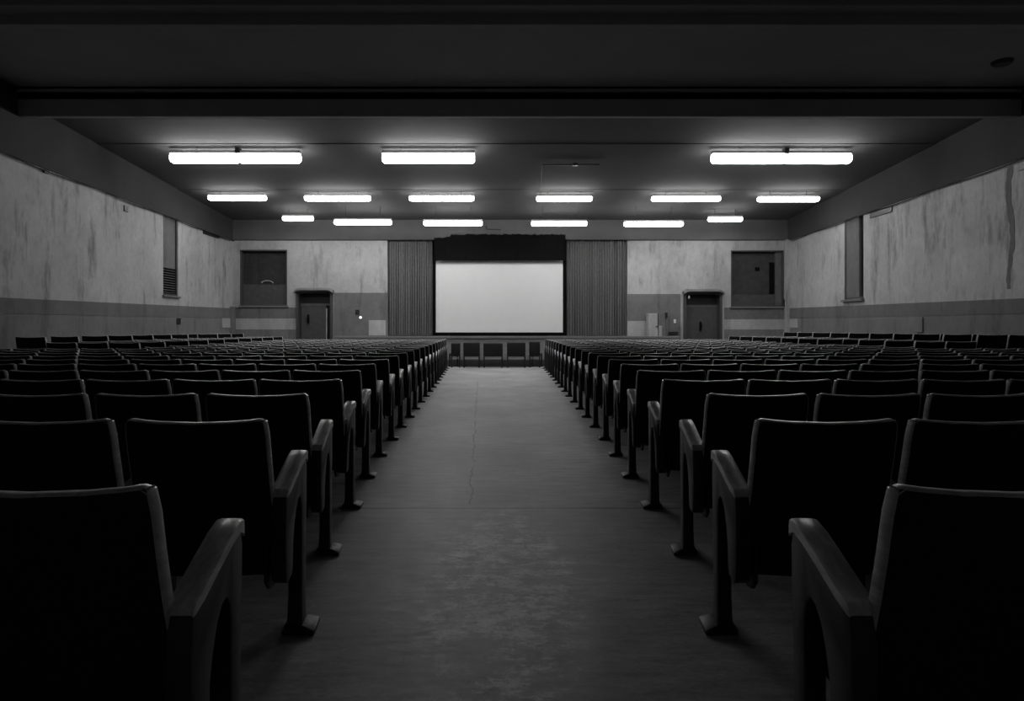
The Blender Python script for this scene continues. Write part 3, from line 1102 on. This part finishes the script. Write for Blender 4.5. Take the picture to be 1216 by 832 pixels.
def interp(tab, y):
    for (a, b), (c, d) in zip(tab[:-1], tab[1:]):
        if y <= c:
            return b + (d - b) * (y - a) / (c - a)
    return tab[-1][1]


def ordinal(n):
    o = ['', 'first', 'second', 'third', 'fourth', 'fifth', 'sixth', 'seventh', 'eighth', 'ninth', 'tenth', 'eleventh', 'twelfth',
         'thirteenth', 'fourteenth', 'fifteenth', 'sixteenth', 'seventeenth', 'eighteenth', 'nineteenth', 'twentieth', 'twenty-first']
    return o[n]


places = []
for ri, d in enumerate(rows_d):
    for s in (-1, 1):
        tab = ltab if s < 0 else rtab
        xs0 = interp(tab, d)
        wall = -XL if s < 0 else XR
        k = 0
        while True:
            x = xs0 + P * k
            if x + .56 > wall - .10:
                break
            lim = ((VX if s < 0 else 1216 - VX) + 8) * (d + .03) / F + .60      # one seat past the frame
            if x > lim:
                break
            zz = 0.0
            if d > 10.4:
                for xe, ze in RS['left' if s < 0 else 'right']:
                    if abs(xe) - .05 < x < abs(xe) + .10:
                        xs0 += abs(xe) + .10 - x
                        x = abs(xe) + .10
                    if x > abs(xe):
                        zz = ze
            places.append((ri, d, s, k, x, zz))
            k += 1
places.sort(key=lambda q_: (q_[1], q_[4]))
LIMIT = 298
cnt = {}
for q_ in places:
    cnt[q_[1]] = cnt.get(q_[1], 0) + 1
acc, best = 0, 0
for d_row in sorted(cnt):            # whole rows only
    acc += cnt[d_row]
    if abs(acc - 318) < abs(best - 318):
        best = acc
LIMIT = best
print('SEATS', len(places), LIMIT)
single, rest = places[:LIMIT], places[LIMIT:]
meshes = {}
AF = (-.085, .046)
for s_ in (-1, 1):
    meshes[s_, 'aisle_near'] = seat_meshes(s_, .008, .10, AF)
    meshes[s_, 'inner_near'] = seat_meshes(s_)
    meshes[s_, 'aisle_far'] = seat_meshes(s_, -.024, .05, AF, .088)
    meshes[s_, 'inner_far'] = seat_meshes(s_, -.024, 0, (-.034, .034), .088)


def variant(s, ri, k):
    return (s, ('aisle' if k == 0 else 'inner') + ('_near' if ri < 3 else '_far'))


proto = {}
rnd = random.Random(21)
GR = 'black tip-up theatre seats in rows either side of the aisle'
side_word = {-1: 'left', 1: 'right'}
for ri, d, s, k, x, zz in single:
    if ri == 0:
        rw = 'nearest row'
    else:
        rw = '%s row away' % ordinal(ri + 1)
    if k == 0:
        lab = 'black theatre seat on the aisle with rubbed wooden armrest, %s block, %s' % (side_word[s], rw)
    else:
        lab = 'black theatre seat, %s block, %s, %s seat from the aisle' % (side_word[s], rw, ordinal(k + 1))
    vk = variant(s, ri, k)
    if vk not in proto:
        r = build_seat(s, meshes[vk], lab, GR)
        proto[vk] = r
    else:
        r = copy_tree(proto[vk])
        r['label'] = lab
    r.location = (s * x, d, zz)
    if d > 2:
        j_ = .014 if zz > 0 else .010
        r.rotation_euler = (0, 0, rnd.uniform(-j_, j_))
    if d > 9:
        # slack old backs lean a little more or less
        b_ = [c for c in r.children if c.name.startswith(('backrest', 'edging', 'back_cushion'))]
        lean = rnd.choice((0, 0, 0, 1)) * rnd.uniform(-.03, .05)
        for c in b_:
            c.rotation_euler = (lean, 0, 0)
            c.location = (0, -.0, -.0)

# the farthest seats, past the countable ones: one object
bm = mb()
tmp = {}
mat_order = ['seatback', 'trim', 'cloth', 'inner_arm', 'sidepanel', 'foot']
mat_of = dict(backrest='seatback', edging='trim', back_cushion='cloth', seat='cloth', armrest='inner_arm', side_panel='sidepanel',
              leg='sidepanel', leg_foot='foot')
for ri, d, s, k, x, zz in rest:
    base = Matrix.Translation((s * x, d, zz)) @ Matrix.Rotation(rnd.uniform(-.01, .01), 4, 'Z')
    lean = rnd.choice((0, 0, 1)) * rnd.uniform(-.03, .05)
    for key, mname in mat_of.items():
        n0 = len(bm.verts); f0 = len(bm.faces)
        bm.from_mesh(meshes[variant(s, ri, k)][key])
        bm.verts.ensure_lookup_table(); bm.faces.ensure_lookup_table()
        mt = base
        if key in ('backrest', 'edging', 'back_cushion'):
            mt = base @ Matrix.Rotation(lean, 4, 'X')
        bmesh.ops.transform(bm, matrix=mt, verts=bm.verts[n0:])
        for f in bm.faces[f0:]:
            f.material_index = mat_order.index(mname)
            f.smooth = True
me = bpy.data.meshes.new('theatre_seat_mass')
bm.to_mesh(me); bm.free()
for k_ in mat_order:
    me.materials.append(M[k_])
try:
    me.set_sharp_from_angle(angle=math.radians(42))
except Exception:
    pass
o = bpy.data.objects.new('theatre_seat_mass', me)
C.objects.link(o)
tag(o, 'mass of black theatre seats in the farthest rows before the stage', 'seats', None, 'stuff')

# ---------------------------------------------------- loose chairs across the aisle in front of the stage
def stage_chair(px, wpx, rot, label, yd=20.25, ztop=.79):
    x = (px - VX) * yd / F
    wd = wpx * yd / F / 2
    r = thing('stacking_chair', label, 'chair', (x, yd, 0), 'loose chairs in front of the stage')
    r.rotation_euler = (0, 0, rot)
    bm = mb()
    rings = []
    for t in range(7):
        u = -1 + t / 3
        b = .03 * (1 - u * u)
        rings.append([(u * wd, -.02 - b, .36), (u * wd, .01 - b, .36), (u * wd, -.02 - b, ztop), (u * wd, -.05 - b, ztop)])
    add_loft(bm, rings); bevel(bm, .008); obj('backrest', bm, M['cloth'], r, True)
    bm = mb(); add_box(bm, -wd, wd, -.065, -.0, ztop - .01, ztop + .025); bevel(bm, .01)
    e_ = obj('top_rail', bm, M['sidepanel'], r)
    bm = mb(); add_box(bm, -wd, wd, -.005, .40, .37, .445); bevel(bm, .012); obj('seat', bm, M['cloth'], r)
    for sx in (-1, 1):
        for y in (-.01, .37):
            bm = mb()
            add_tube(bm, [(sx * (wd - .02), y, .0), (sx * (wd - .02), y, .41)], .024, 8, Vector((1, 0, 0)))
            obj('leg', bm, M['iron'], r, True)
    bm = mb(); add_tube(bm, [(-wd + .02, -.01, .30), (wd - .02, -.01, .30)], .012, 6); obj('crossbar', bm, M['trim'], r, True)
    return r


stage_chair(541, 11, .25, 'black chair before the stage, leftmost of five, half hidden by the rows', 20.3, .76)
stage_chair(560, 19.5, .02, 'black chair before the stage, second from left of five', 20.2, .78)
stage_chair(585.5, 23, 0, 'black chair before the stage, middle one of five', 20.2, .76)
stage_chair(613, 22, -.02, 'black chair before the stage, second from right of five', 20.2, .78)
stage_chair(635, 13, -.25, 'black chair before the stage, rightmost of five, beside the right block', 20.3, .80)
